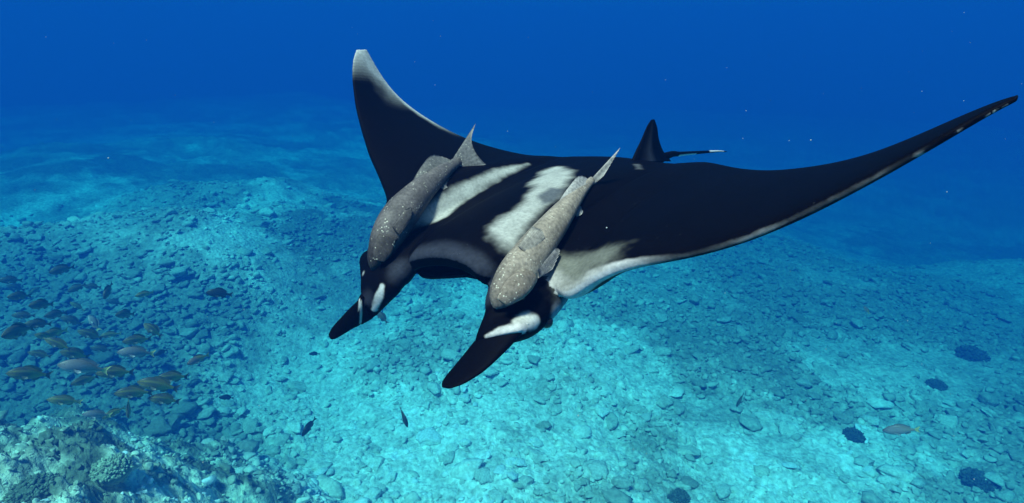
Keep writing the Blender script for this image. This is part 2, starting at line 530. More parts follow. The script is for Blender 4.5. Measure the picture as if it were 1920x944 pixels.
def build_manta():
    root = empty('manta_ray')
    root.matrix_world = MANTA_M
    tag(root, 'huge black manta ray with white shoulder patches swimming over the reef', 'manta ray')
    nw, nc = 64, 57
    s_w = .135 + (.5 - .135) * np.linspace(0, 1, nw) ** 0.9
    def wing(side, par, tl, tt):
        le = [snap(wing_point(s, np.interp(s, LE_PLAN[:, 0], LE_PLAN[:, 1]), side, par), tl) for s in s_w]
        te = [snap(wing_point(s, np.interp(s, TE_PLAN[:, 0], TE_PLAN[:, 1]), side, par), tt) for s in s_w]
        return smooth_seq(le), smooth_seq(te)
    nle, nte = wing(-1, WING_NEAR, T_NLE, T_NTE)
    fle, fte = wing(1, WING_FAR, T_FLE, T_FTE)
    # centre: from the near wing root across the head to the far wing root
    x0, x1 = nle[0][0], fle[0][0]
    xc = np.linspace(x0, x1, nc + 2)[1:-1]
    c_le = cr([nle[4], nle[0], (-.34, .50, -.05), (LIP[0][0], .60, LIP[0][2]), *[l for l in LIP[1:-1]], (LIP[-1][0], .62, LIP[-1][2]), (.36, .52, -.07), fle[0], fle[4]], 240)[:, :]
    sel = (c_le[:, 0] > x0) & (c_le[:, 0] < x1)
    oc = np.argsort(c_le[:, 0])
    cle = np.stack([xc, np.interp(xc, c_le[oc, 0], c_le[oc, 1]), np.interp(xc, c_le[oc, 0], c_le[oc, 2])], 1)
    cte = cr([nte[8], nte[0], (-.16, -.66, .06), (0, -.70, .05), (.16, -.66, .06), fte[0], fte[8]], 240)
    o2 = np.argsort(cte[:, 0])
    txc = np.linspace(nte[0][0], fte[0][0], nc + 2)[1:-1]
    cte = np.stack([txc, np.interp(txc, cte[o2, 0], cte[o2, 1]), np.interp(txc, cte[o2, 0], cte[o2, 2])], 1)
    LEp = np.vstack([nle[::-1], cle, fle]); TEp = np.vstack([nte[::-1], cte, fte])
    wmask = np.concatenate([np.zeros(nw), np.ones(nc), np.zeros(nw)])
    LEp = smooth_seq(LEp, 2); TEp = smooth_seq(TEp, 10)
    s_abs = np.concatenate([s_w[::-1], np.abs(np.linspace(-.135, .135, nc)), s_w])
    sgn = np.concatenate([-np.ones(nw), np.sign(xc), np.ones(nw)])
    h_top = np.interp(s_abs, [0, .06, .135, .2, .3, .4, .47, .5], [.105, .100, .075, .055, .034, .018, .006, .001])
    h_bot = np.interp(s_abs, [0, .06, .135, .2, .3, .4, .47, .5], [.17, .15, .075, .045, .026, .013, .005, .001])
    mid = (LEp + TEp) / 2
    tang = np.gradient(mid, axis=0)
    nt, nm = 56, 14
    rows, info = [], []
    for j in range(len(LEp)):
        le, te = LEp[j], TEp[j]
        ch = le - te
        n = np.cross(tang[j], ch); n /= np.linalg.norm(n)
        x = le[0] if wmask[j] else 9
        t = (1 - np.cos(np.linspace(0, math.pi, nt))) / 2       # 0 at LE, 1 at TE
        prof = np.sqrt(t) * (1 - t) ** 0.75 / 0.50
        edge = np.interp(s_abs[j], [.36, .5], [.006, .0034])
        top = le - np.outer(t, ch) + np.outer(h_top[j] * prof + edge, n)
        g = np.clip(1 - (x / .262) ** 2, 0, 1) ** .5 if abs(x) < .262 else 0.0
        if g > 0:
            jz = np.interp(x, JAW[:, 0], JAW[:, 2]) + .012; jy = .60 - .05 * (1 - g)
            jaw = np.array([x, jy, jz])
            lo = le + np.array([0, -.012, -.030 - .0 * g])
            jaw = lo + (np.array([x * .98, jy, min(jz, lo[2] - .01)]) - lo) * min(1, g * 1.6)
            ty = le[1] - .012 - .42 * g
            throat = np.array([x * .9, ty, (lo[2] + jaw[2]) / 2 - .01])
            u = np.linspace(0, 1, nm)[:, None]
            roof = lo * (1 - u) + throat * u + np.array([0, 0, .035 * g]) * np.sin(u * math.pi)
            floor = throat * (1 - u) + jaw * u - np.array([0, 0, .05 * g]) * np.sin(u * math.pi)
            bl = jaw + np.array([0, -.004, -.014 * g])
        else:
            lo = le - edge * n
            roof = np.tile(lo, (nm, 1)); floor = roof.copy(); bl = lo
        chb = bl - te
        pb = prof * (1 - g) + g * t * (1 - t) ** .75 / .30
        bot = bl - np.outer(t, chb) - np.outer(h_bot[j] * pb + edge * t, n)
        loop = np.vstack([top[::-1], roof, floor, bot])
        rows.append(loop)
        k = np.concatenate([t[::-1] * -1, np.zeros(2 * nm) + .0, t + 1e-3])     # <0 top, >0 underside
        mo = np.concatenate([np.zeros(nt), np.ones(2 * nm) * (g > 0.05), np.zeros(nt)])
        info.append(np.stack([np.full(len(loop), s_abs[j] * sgn[j]), k, mo], 1))
    V = np.array(rows); ns, npt = V.shape[:2]
    verts = V.reshape(-1, 3); info = np.array(info).reshape(-1, 3)
    i = np.arange(ns - 1)[:, None] * npt; jj = np.arange(npt)[None, :]; j2 = (jj + 1) % npt
    F = np.stack([i + jj, i + j2, i + npt + j2, i + npt + jj], -1).reshape(-1, 4).tolist()
    F.append(list(range(npt))[::-1]); F.append([(ns - 1) * npt + q for q in range(npt)])
    # the two head lobes that carry the eyes and the cephalic fins: (centre, half width vector, half thickness)
    def lobe(sections, name_k):
        nonlocal verts, info, F
        C = cr([s[0] for s in sections], 26); Wd = cr([s[1] for s in sections], 26); Th = cr([[s[2]] * 3 for s in sections], 26)[:, 0]
        tg = np.gradient(C, axis=0)
        base = len(verts); m = 28; add = []
        for k in range(26):
            w = Wd[k]; nrm = np.cross(w, tg[k]); nrm /= np.linalg.norm(nrm)
            if nrm[2] < 0: nrm = -nrm
            a = np.linspace(0, 2 * math.pi, m, endpoint=False)
            sx = np.sign(np.cos(a)) * np.abs(np.cos(a)) ** .85; sy = np.sign(np.sin(a)) * np.abs(np.sin(a)) ** .85
            add.append(C[k] + np.outer(sx, w) + np.outer(sy * Th[k], nrm))
        add = np.array(add).reshape(-1, 3)
        verts = np.vstack([verts, add])
        info = np.vstack([info, np.stack([np.full(len(add), name_k), np.full(len(add), -.05), np.full(len(add), 2.0)], 1)])
        for k in range(25):
            for q in range(m):
                q2 = (q + 1) % m
                F.append([base + k * m + q, base + k * m + q2, base + (k + 1) * m + q2, base + (k + 1) * m + q])
        F.append([base + q for q in range(m)][::-1]); F.append([base + 25 * m + q for q in range(m)])
    def sec(qi, yi, qo, yo, th):
        a, b = hit(qi, 1, yi), hit(qo, 1, yo)
        return ((a + b) / 2, (b - a) / 2, th)
    near = [((-.31, .20, -.06), (-.10, -.02, -.02), .035), sec((935, 520), .54, (1078, 535), .36, .058), sec((913, 550), .655, (1066, 560), .43, .075),
            sec((911, 578), .70, (1045, 589), .51, .066), sec((903, 606), .735, (1018, 610), .60, .055), sec((894, 636), .77, (986, 616), .69, .034), sec((890, 644), .78, (975, 624), .71, .016)]
    far = [((.32, .22, -.08), (.10, -.02, -.03), .035), ((.34, .46, -.085), (.105, -.02, -.04), .055), sec((768, 512), .62, (690, 485), .60, .07),
           sec((752, 527), .66, (682, 512), .66, .062), sec((738, 552), .70, (682, 535), .71, .045), sec((708, 590), .73, (678, 553), .755, .028), sec((676, 610), .77, (675, 562), .775, .014)]
    lobe(near, -7.0); lobe(far, 7.0)
    me0 = bpy.data.meshes.new('tmp'); me0.from_pydata(verts.tolist(), [], F)
    bm = bmesh.new(); bm.from_mesh(me0); bmesh.ops.triangulate(bm, faces=bm.faces[:]); bmesh.ops.recalc_face_normals(bm, faces=bm.faces[:]); bm.to_mesh(me0); bm.free()
    tmp = bpy.data.objects.new('tmp', me0); COL.objects.link(tmp)
    rm = tmp.modifiers.new('r', 'REMESH'); rm.mode = 'VOXEL'; rm.voxel_size = 0.0046; rm.use_smooth_shade = True
    sm = tmp.modifiers.new('s', 'SMOOTH'); sm.factor = 0.5; sm.iterations = 4
    dg = bpy.context.evaluated_depsgraph_get()
    me = bpy.data.meshes.new_from_object(tmp.evaluated_get(dg))
    bpy.data.objects.remove(tmp)
    me.name = 'body'
    nV = len(me.vertices)
    co = np.empty(nV * 3, np.float32); me.vertices.foreach_get('co', co); co = co.reshape(-1, 3).astype(float)
    no = np.empty(nV * 3, np.float32); me.vertices.foreach_get('normal', no); no = no.reshape(-1, 3)
    bvh = BVHTree.FromPolygons([tuple(c) for c in co], [tuple(p.vertices) for p in me.polygons])
    return root, me, co, no, bvh, verts, info, np.column_stack([LEp, s_abs * sgn])

MANTA, M_ME, M_CO, M_NO, M_BVH, M_LOFT, M_INFO, M_LE = build_manta()
print('manta verts', len(M_CO))

def on_manta(q):
    """own-axes point and normal where a photograph pixel meets the manta's skin"""
    d = Vector(ray_l(q)).normalized()
    loc, nrm, idx, dist = M_BVH.ray_cast(Vector(CAM_L), d)
    return (np.array(loc), np.array(nrm)) if loc is not None else (None, None)

def poly_sd(P, poly):
    """signed distance (inside > 0) of points (n,2) to a polygon"""
    poly = np.array(poly, float); n = len(poly)
    d = np.full(len(P), 1e9); ins = np.zeros(len(P), bool)
    for k in range(n):
        a, b = poly[k], poly[(k + 1) % n]
        ab = b - a
        t = np.clip(((P - a) @ ab) / (ab @ ab + 1e-12), 0, 1)
        d = np.minimum(d, np.hypot(*(P - a - np.outer(t, ab)).T))
        c = ((a[1] > P[:, 1]) != (b[1] > P[:, 1])) & (P[:, 0] < (b[0] - a[0]) * (P[:, 1] - a[1]) / (b[1] - a[1] + 1e-12) + a[0])
        ins ^= c
    return np.where(ins, d, -d)

def paint_manta():
    from mathutils.kdtree import KDTree
    kd = KDTree(len(M_LOFT))
    for k, p in enumerate(M_LOFT): kd.insert(p, k)
    kd.balance()
    near = np.array([kd.find(p)[1] for p in M_CO])
    s, k, mo = M_INFO[near].T
    XY = M_CO[:, :2]
    black = np.array([.0019, .0015, .0023]); white = np.array([.34, .34, .32]); grey = np.array([.030, .033, .047])
    c = np.tile(black, (len(M_CO), 1))
    nz1 = fbm(M_CO, 9, 4, 71); nz2 = fbm(M_CO, 26, 4, 72, .65)
    def lay(mask, col, w=1.0):
        nonlocal c
        m = np.clip(mask * w, 0, 1)[:, None]
        c = c * (1 - m) + np.asarray(col) * m
    def patch(pix, soft, noise_amt, col, w=1.0, up=True):
        poly = [on_manta(q)[0] for q in pix]
        poly = [p[:2] for p in poly if p is not None]
        sd = poly_sd(XY, poly) + noise_amt * nz1 + noise_amt * .35 * nz2
        m = smooth01(-soft, soft, sd)
        if up: m = m * smooth01(0.05, .35, M_NO[:, 2])
        lay(m, col, w)
    # white underside, wrapping a little round the leading edge near the wing roots
    under = smooth01(-.05, -.35, M_NO[:, 2]) * (mo < 1.5)
    lay(under * (np.abs(s) < 3) * np.where(s < -.2, smooth01(.02, .10, np.abs(k)) * smooth01(-.42, -.3, s), 1) * smooth01(.46, .34, M_CO[:, 1] + .03 * nz1 + .9 * np.clip(np.abs(M_CO[:, 0]) - .36, 0, 1)), white * 1.3, .95)
    lead = ((np.abs(k) < .25) & (mo < .5) & (s < -.12)).astype(float)
    edge = smooth01(.10, -.45, M_NO[:, 2] + .25 * nz2 + .9 * smooth01(-.17, -.27, s)) * lead
    # bright white front margin, broad at the wing root and thinning outwards
    LEd = M_LE[M_LE[:, 3] < -.12]
    LEd = np.column_stack([np.interp(np.linspace(0, 1, 700), np.linspace(0, 1, len(LEd)), LEd[:, q]) for q in range(4)])
    kl = KDTree(len(LEd))
    for q, p in enumerate(LEd): kl.insert(p[:3], q)
    kl.balance()
    fd = [kl.find(p) for p in M_CO]
    ld = np.array([q[2] for q in fd]); ls = -LEd[np.array([q[1] for q in fd]), 3]
    wd = np.interp(ls, [.135, .16, .19, .22, .27, .35, .46], [.075, .050, .028, .015, .008, .006, .005]) * (1 + .35 * nz1)
    m = smooth01(wd * 1.2, wd * .65, ld + .004 * nz2) * (M_CO[:, 0] < -.3) * (mo < .5)
    out = smooth01(.20, .27, ls)
    m = m * (1 - out * (1 - smooth01(.45, -.15, M_NO[:, 2] + .35 * nz2) * (.2 + .6 * smooth01(-.1, .35, nz1)))) * smooth01(.46, .40, ls)
    lay(m, np.array([.50, .48, .48]) * (1 - .5 * out)[:, None], .95)
    # shoulder patches
    patch([(990, 307), (945, 316), (890, 334), (835, 362), (800, 385), (775, 412), (766, 428), (795, 421), (838, 407), (858, 388), (893, 358), (945, 331)], .018, .016, white)
    patch([(1072, 320), (1045, 312), (1020, 322), (997, 350), (975, 385), (945, 412), (918, 427), (922, 442), (945, 458), (962, 464), (985, 440), (1015, 405), (1045, 370), (1066, 340)], .030, .030, white)
    patch([(1030, 352), (1010, 368), (1016, 385), (1040, 380), (1060, 355)], .02, .03, (.05, .055, .07), .85)
    # wing root behind the head
    patch([(1040, 500), (1060, 487), (1095, 478), (1140, 458), (1163, 462), (1150, 488), (1125, 508), (1095, 530), (1072, 550), (1056, 535)], .050, .06, (.125, .125, .108))
    # grey upper lip
    lipd = np.full(len(M_CO), 9.)
    L = cr(LIP, 60)
    for p in L: lipd = np.minimum(lipd, np.linalg.norm(M_CO - p, axis=1))
    lay(smooth01(.085, .028, lipd + .02 * nz1) * (M_NO[:, 2] > -.1) * (mo != 1), grey, .95)
    lay((mo == 1) * smooth01(.03, .12, lipd), (.012, .012, .02), .9)
    # rest of the mouth lining stays dark; pale smudges by the dorsal fin
    patch([(1190, 285), (1200, 284), (1202, 296), (1192, 296)], .012, .01, (.12, .12, .13), .7)
    patch([(1188, 308), (1198, 308), (1206, 318), (1192, 318)], .012, .012, (.10, .10, .11), .7)
    def spot(q, r, col, w=1., soft=.5, stretch=None):
        p, _ = on_manta(q)
        if p is None: return
        d = np.linalg.norm(M_CO - p, axis=1) + r * .25 * nz2
        lay(smooth01(r, r * soft, d), col, w)
    # near head: white before the eye, grey-white sheen painted in behind it, white band above the fin
    spot((990, 600), .040, (.50, .49, .46)); spot((1003, 603), .030, (.50, .49, .46)); spot((975, 606), .028, (.45, .44, .42))
    spot((1043, 588), .050, (.34, .34, .37), .9, .2); spot((1058, 570), .045, (.28, .28, .31), .8, .2)
    for a in np.linspace(0, 1, 9):
        q = (915 + 65 * a, 633 - 14 * a)
        spot(q, .012 + .016 * math.sin(a * 2.6), (.48, .46, .45), 1, .6)
    # far head: white flash, pale rim
    for a in np.linspace(0, 1, 8):
        spot((716 - 14 * a, 538 + 42 * a), .016 + .006 * math.sin(a * 3), (.42, .43, .43), 1, .5)
    spot((681, 513), .014, (.35, .36, .36), .7, .2)
    spot((690, 560), .05, grey, .6, .2)
    # raised wing: white tip and pale trailing margin; the other tip scuffed white
    te_d = np.clip(1 - np.abs(k), 0, 1)
    m = smooth01(.38, .47, s) * smooth01(.65, .05, te_d + .25 * nz1) + smooth01(.44, .502, s)
    lay(np.clip(m, 0, 1) * (s < 3), (.42, .44, .43), .9)
    m = smooth01(.29, .40, s) * smooth01(.16, .03, te_d + .05 * nz1) * (s < 3)
    lay(m, (.45, .47, .46), .9)
    m = smooth01(-.42, -.47, s) * (s > -3) * smooth01(.03, .01, np.abs(k)) * smooth01(.1, .35, nz2) * smooth01(.3, -.2, M_NO[:, 2])
    lay(m, (.6, .58, .56), .9)
    c *= (1 + .22 * nz2 + .15 * nz1)[:, None]
    set_color(M_ME, np.clip(c, .001, .85))
    M_ME.materials.clear(); M_ME.materials.append(MAT_MANTA)
    M_ME.polygons.foreach_set('use_smooth', [True] * len(M_ME.polygons))
    o = bpy.data.objects.new('body', M_ME); COL.objects.link(o); o.parent = MANTA
paint_manta()

def blade(name, parent, ctr, half, th, mat, colf, n=40, m=20, power=1.0):
    """flat fin lofted along ctr with half-width vectors and half thicknesses; colf(u, a) gives its colour"""
    C = cr(ctr, n); W = cr(half, n); T = cr([[t] * 3 for t in th], n)[:, 0]
    tg = np.gradient(C, axis=0)
    vs, cs = [], []
    for k in range(n):
        nr = np.cross(W[k], tg[k]); L = np.linalg.norm(nr); nr = nr / L if L > 1e-9 else np.array([0, 0, 1.])
        for q in range(m):
            a = 2 * math.pi * q / m
            ca, sa = math.cos(a), math.sin(a)
            vs.append(C[k] + W[k] * ca + nr * T[k] * np.sign(sa) * abs(sa) ** power)
            cs.append(colf(k / (n - 1), ca, sa))
    F = []
    for k in range(n - 1):
        for q in range(m):
            q2 = (q + 1) % m
            F.append((k * m + q, k * m + q2, (k + 1) * m + q2, (k + 1) * m + q))
    F.append(tuple(range(m))[::-1]); F.append(tuple((n - 1) * m + q for q in range(m)))
    return mesh_obj(name, vs, F, mat, parent, colors=np.array(cs))

def manta_parts():
    blk = np.array([.0019, .0015, .0023])
    def pal(u, ca, sa):
        e = 1.0 if u < .035 else 0.0
        return blk * (1 - e) + np.array([.6, .58, .56]) * e
    def two(rows):
        ctr, half = [], []
        for qi, yi, qo, yo in rows:
            a, b = hit(qi, 1, yi), hit(qo, 1, yo); ctr.append((a + b) / 2); half.append((b - a) / 2)
        return ctr, half
    c, h = two([((903, 628), .755, (992, 608), .67), ((888, 644), .78, (980, 623), .70), ((872, 664), .81, (960, 645), .74), ((852, 688), .85, (933, 672), .79), ((838, 704), .885, (905, 697), .84), ((829, 717), .915, (872, 718), .89), ((829, 726), .93, (846, 728), .925)])
    blade('cephalic_fin', MANTA, c, h, [.022, .022, .020, .016, .012, .008, .003], MAT_MANTA, pal)
    c, h = two([((680, 600), .76, (679, 552), .765), ((673, 610), .775, (675, 560), .775), ((662, 616), .795, (658, 576), .795), ((648, 625), .82, (639, 596), .82), ((636, 632), .84, (625, 612), .84), ((628, 636), .855, (617, 627), .855), ((622, 637), .86, (619, 634), .86)])
    blade('cephalic_fin', MANTA, c, h, [.020, .020, .018, .015, .011, .007, .003], MAT_MANTA, lambda u, ca, sa: np.array([.5, .49, .47]) if (.135 + .02 * ca) < u < (.168 + .02 * ca) else blk)
    # dorsal fin, in the mid plane
    base = [hit(q, 0, 0) for q in [(1185, 290), (1193, 283), (1203, 262), (1213, 238), (1221, 225)]]
    back = [hit(q, 0, 0) for q in [(1258, 292), (1243, 284), (1235, 262), (1232, 240), (1227, 224)]]
    base[0][2] -= .03; back[0][2] -= .03
    ctr = [(a + b) / 2 for a, b in zip(base, back)]; half = [(b - a) / 2 for a, b in zip(base, back)]
    def pd(u, ca, sa):
        g = math.exp(-((ca + .35) / .2) ** 2) * (1 - u)
        return blk + np.array([.05, .05, .06]) * g
    blade('dorsal_fin', MANTA, ctr, half, [.03, .022, .015, .009, .003], MAT_MANTA, pd)
    # tail whip: black above with white streaks
    pts = [np.array((0, -.60, .02))] + [hit(q, 0, 0) for q in [(1252, 292), (1275, 289), (1300, 287), (1330, 285), (1350, 284), (1363, 285)]]
    def pt(u, ca, sa):
        w = (.30 < u < .52 and ca * 1 < -.1) or (.66 < u < .9 and ca > -.2)
        return np.array([.55, .56, .56]) if w else blk
    # the whip's cross-section stands upright
    n = len(pts)
    rad = [.045, .020, .013, .010, .008, .005, .002]
    blade('tail', MANTA, pts, [np.array([0, 0, r]) for r in rad], [r * .8 for r in rad], MAT_MANTA, pt, n=50, m=12)
    # eyes, on the outer side of each head lobe
    for q in ((-1.0, .62, -.10), hit((1024, 603), 0, -.40)) [1:], ((.9, .70, -.14),):
        loc, nr, idx, dist = M_BVH.find_nearest(Vector(q[0]))
        v, f = ICO2
        mesh_obj('eye', v * .021 + (np.array(loc) - np.array(nr) * .006), f, MAT_EYE, MANTA)
manta_parts()
# ------------------------------------------------------------------ fins and fish helpers
def sheet(name, parent, base, tip, mat, colf, nu=22, nv=8, thick=.004, ripple=.0015, rays=11):
    """a fin: a thin two-sided sheet from the curve base to the curve tip, ribbed by fin rays"""
    B, T = cr(base, nu), cr(tip, nu)
    mid = np.mean(np.vstack([B, T]), 0)
    n0 = np.cross(B[-1] - B[0] if np.linalg.norm(B[-1] - B[0]) > 1e-6 else T[-1] - T[0], T.mean(0) - B.mean(0))
    n0 = n0 / (np.linalg.norm(n0) + 1e-12)
    vs, cs = [], []
    for sd in (1, -1):
        for i in range(nu):
            for j in range(nv):
                v = j / (nv - 1); u = i / (nu - 1)
                p = B[i] * (1 - v) + T[i] * v
                e = (1 - .75 * v) * (min(1, 6 * u, 6 * (1 - u)) * .8 + .2)
                vs.append(p + n0 * (sd * thick * .5 * e + ripple * math.sin(u * rays * 2 * math.pi) * (0.3 + .7 * v)))
                cs.append(colf(u, v))
    F = []
    nn = nu * nv
    for i in range(nu - 1):
        for j in range(nv - 1):
            a = i * nv + j
            F.append((a, a + nv, a + nv + 1, a + 1)); F.append((nn + a, nn + a + 1, nn + a + nv + 1, nn + a + nv))
    ring = [i * nv for i in range(nu)] + [(nu - 1) * nv + j for j in range(1, nv)] + [i * nv + nv - 1 for i in range(nu - 2, -1, -1)] + [j for j in range(nv - 2, 0, -1)]
    for a, b in zip(ring, ring[1:] + ring[:1]):
        F.append((a, nn + a, nn + b, b)[::-1])
    return mesh_obj(name, vs, F, mat, parent, colors=np.array(cs))

def tube_body(name, parent, C, Wd, Nd, mat, colf, m=28, flat=1.0):
    """one continuous fish body: centres, half-width vectors, half-thickness vectors per station"""
    vs, cs = [], []
    n = len(C)
    for k in range(n):
        for q in range(m):
            a = 2 * math.pi * q / m
            ca, sa = math.cos(a), math.sin(a)
            vs.append(C[k] + Wd[k] * ca + Nd[k] * sa * flat)
            cs.append(colf(k / (n - 1), ca, sa))
    F = []
    for k in range(n - 1):
        for q in range(m):
            q2 = (q + 1) % m
            F.append((k * m + q, k * m + q2, (k + 1) * m + q2, (k + 1) * m + q))
    F.append(tuple(range(m))[::-1]); F.append(tuple((n - 1) * m + q for q in range(m)))
    return mesh_obj(name, vs, F, mat, parent, colors=np.array(cs))

# ------------------------------------------------------------------ the two remoras riding on the manta
def build_remora(label, stations, thick, lift, tint, dark, fins, plates, eye_q, tail_pull):
    root = empty('remora')
    L2W = np.array(MANTA_M)
    def W(p): return L2W[:3, :3] @ np.asarray(p, float) + L2W[:3, 3]
    # depth along each pixel of the spine: on the manta's skin, lifted by the fish's own thickness
    dep = []
    for (q, hw) in stations:
        p, nr = on_manta(q)
        dep.append(np.nan if p is None else pix_l(p)[1])
    dep = np.array(dep); ok = ~np.isnan(dep)
    idx = np.arange(len(dep))
    dep = np.interp(idx, idx[ok], dep[ok])
    fit = np.polyfit(idx, dep, 2)                    # the fish lies in one smooth curve
    dep = np.polyval(fit, idx)
    camw = np.array(CAM_M.translation)
    def at(q, d): return camw + np.array(pix_dir(q)) * d
    C, Hw = [], []
    for (q, hw), d, k in zip(stations, dep, idx):
        dd = d - lift * hw * d / FPX - tail_pull * MK * (k / idx[-1]) ** 2
        C.append(at(q, dd)); Hw.append(hw * dd / FPX)
    C = np.array(C); Hw = np.array(Hw)
    base = C[len(C) // 2].copy()
    n = 64
    Cs = cr(C, n); Hs = np.maximum(cr([[h] * 3 for h in Hw], n)[:, 0], .002)
    tg = np.gradient(Cs, axis=0); tg /= np.linalg.norm(tg, axis=1)[:, None]
    # broadside faces the lens side of the manta's skin: blend of skin normal and view
    mid_p, mid_n = on_manta(stations[len(stations) // 2][0])
    nw = L2W[:3, :3] @ mid_n
    vw = camw - Cs.mean(0); vw /= np.linalg.norm(vw)
    nn = .35 * nw / np.linalg.norm(nw) + .65 * vw
    Wd, Nd = [], []
    for k in range(n):
        b = np.cross(nn, tg[k]); b /= np.linalg.norm(b)
        nk = np.cross(tg[k], b)
        Wd.append(b * Hs[k]); Nd.append(nk * Hs[k] * thick)
    tint = np.array(tint); dark = np.array(dark)
    P0 = Cs - base
    nzs = fbm(np.array([(k * .35, q * .5) for k in range(n) for q in range(28)]), .8, 3, 55).reshape(n, 28)
    def colf(u, ca, sa):
        k = int(round(u * (n - 1))); q = int(round((math.atan2(sa, ca) % (2 * math.pi)) / (2 * math.pi) * 28)) % 28
        c = tint * (1 + .35 * nzs[k, q])
        h = smooth01(.40, .16, u)
        c = c * (1 - h) + dark * h
        g = abs(ca)
        return c * (1 - .25 * smooth01(.75, 1, g))
    body = tube_body('body', root, P0, Wd, Nd, MAT_REMORA, colf)
    root.location = base
    def depth_at(q):
        qs = np.array([s[0] for s in stations], float)
        k = np.argmin(((qs - np.array(q)) ** 2).sum(1))
        P = C[k]
        _, _, d = pix_of(P[None])
        return d[0]
    nx = nn / np.linalg.norm(nn)
    def plane_pt(q, off=0.0):
        """pixel on the plane of the fish's flank near the closest spine station"""
        qs = np.array([s[0] for s in stations], float)
        k = np.argmin(((qs - np.array(q)) ** 2).sum(1))
        o = C[k] + nx * off * MK
        d = np.array(pix_dir(q))
        t = ((o - camw) @ nx) / (d @ nx)
        return camw + d * t - base
    for nm, bq, tq, off, th, col in fins:
        col = np.array(col)
        def cf(u, v, col=col):
            return col * (.8 + .35 * v) * (1 + .12 * math.sin(u * 60))
        sheet(nm, root, [plane_pt(q, off[0]) for q in bq], [plane_pt(q, off[1]) for q in tq], MAT_REMORA, cf, thick=th * MK)
    for nm, rows, off, th, col in plates:
        # raised plates of the head: outline given as left/right pixels along the plate
        ctr = [(plane_pt(a, off) + plane_pt(b, off)) / 2 for a, b in rows]; half = [(plane_pt(b, off) - plane_pt(a, off)) / 2 for a, b in rows]
        col = np.array(col)
        blade(nm, root, ctr, half, [th * .3 * MK] + [th * MK] * (len(rows) - 2) + [th * .3 * MK], MAT_REMORA, lambda u, ca, sa, col=col: col * (1 + .35 * smooth01(.8, 1, abs(ca))), n=24, m=18)
    v, f = ICO2
    for eq in eye_q:
        h = Hs[int(.15 * n)] * thick
        mesh_obj('eye', v * .0085 * MK + plane_pt(eq, h / MK * .72), f, MAT_EYE, root)
    tag(root, label, 'remora', 'remoras riding on the manta')
    return root

R1 = build_remora('dark speckled grey remora with fan tail riding on the far shoulder of the manta',
    [((700, 507), 3), ((702, 498), 11), ((706, 485), 18), ((714, 468), 24), ((725, 445), 30), ((740, 419), 33), ((757, 395), 32), ((775, 374), 28), ((793, 355), 24),
     ((812, 338), 20), ((832, 322), 15), ((846, 312), 11), ((858, 303), 9)],
    .8, .75, (.112, .096, .094), (.034, .027, .027),
    [('dorsal_fin', [(770, 350), (790, 336), (812, 322), (830, 309), (847, 303)], [(774, 338), (790, 312), (808, 292), (828, 294), (846, 301)], (.0, .006), .008, (.13, .12, .115)),
     ('tail_fin', [(850, 296), (855, 301), (860, 308), (868, 318)], [(892, 231), (884, 262), (892, 287), (911, 309)], (.0, .012), .010, (.15, .14, .14)),
     ('tail_fin_lobe', [(860, 309), (867, 314), (874, 317)], [(874, 323), (890, 323), (910, 310)], (.002, .010), .006, (.14, .13, .13)),
     ('anal_fin', [(815, 360), (830, 346), (845, 332), (853, 324)], [(822, 362), (838, 352), (855, 339), (854, 327)], (-.004, -.004), .006, (.15, .14, .14)),
     ('pectoral_fin', [(736, 426), (740, 432), (749, 440)], [(758, 393), (772, 391), (770, 412)], (.066, .058), .008, (.085, .075, .075))],
    [('gill_cover', [((712, 440), (722, 446)), ((708, 442), (745, 446)), ((703, 455), (740, 460)), ((700, 472), (733, 478)), ((701, 488), (720, 492))],   .044, .010, (.050, .042, .041))],
    [(726, 469)], .04)
R2 = build_remora('pale tan speckled remora with narrow tail riding behind the near eye of the manta',
    [((928, 579), 4), ((932, 571), 15), ((940, 557), 26), ((952, 539), 33), ((966, 519), 37), ((981, 498), 37), ((998, 474), 34), ((1017, 449), 31), ((1035, 427), 28),
     ((1052, 405), 24), ((1068, 385), 19), ((1083, 367), 14), ((1097, 351), 10), ((1110, 338), 7)],
    .75, .75, (.27, .222, .180), (.17, .138, .116),
    [('dorsal_fin', [(1043, 392), (1062, 372), (1082, 356), (1103, 345)], [(1046, 381), (1064, 354), (1085, 331), (1104, 336)], (.004, .012), .008, (.30, .28, .27)),
     ('tail_fin', [(1104, 341), (1108, 344), (1113, 347)], [(1163, 277), (1150, 300), (1132, 330)], (.0, .02), .009, (.31, .29, .28)),
     ('anal_fin', [(1072, 401), (1080, 394), (1086, 386)], [(1080, 408), (1091, 401), (1094, 390)], (-.008, -.010), .006, (.26, .25, .25)),
     ('pectoral_fin', [(972, 462), (980, 472), (990, 482)], [(998, 425), (1015, 432), (1021, 445)], (.056, .052), .008, (.31, .275, .24)),
     ('pectoral_fin', [(1006, 505), (1008, 514), (1010, 522)], [(1040, 464), (1049, 472), (1036, 505)], (.030, .018), .007, (.27, .245, .235))],
    [('gill_cover', [((985, 508), (1002, 514)), ((968, 512), (1006, 526)), ((952, 524), (997, 544)), ((940, 542), (978, 562)), ((932, 560), (950, 574))], .058, .020, (.165, .132, .108))],
    [(980, 558)], .03)
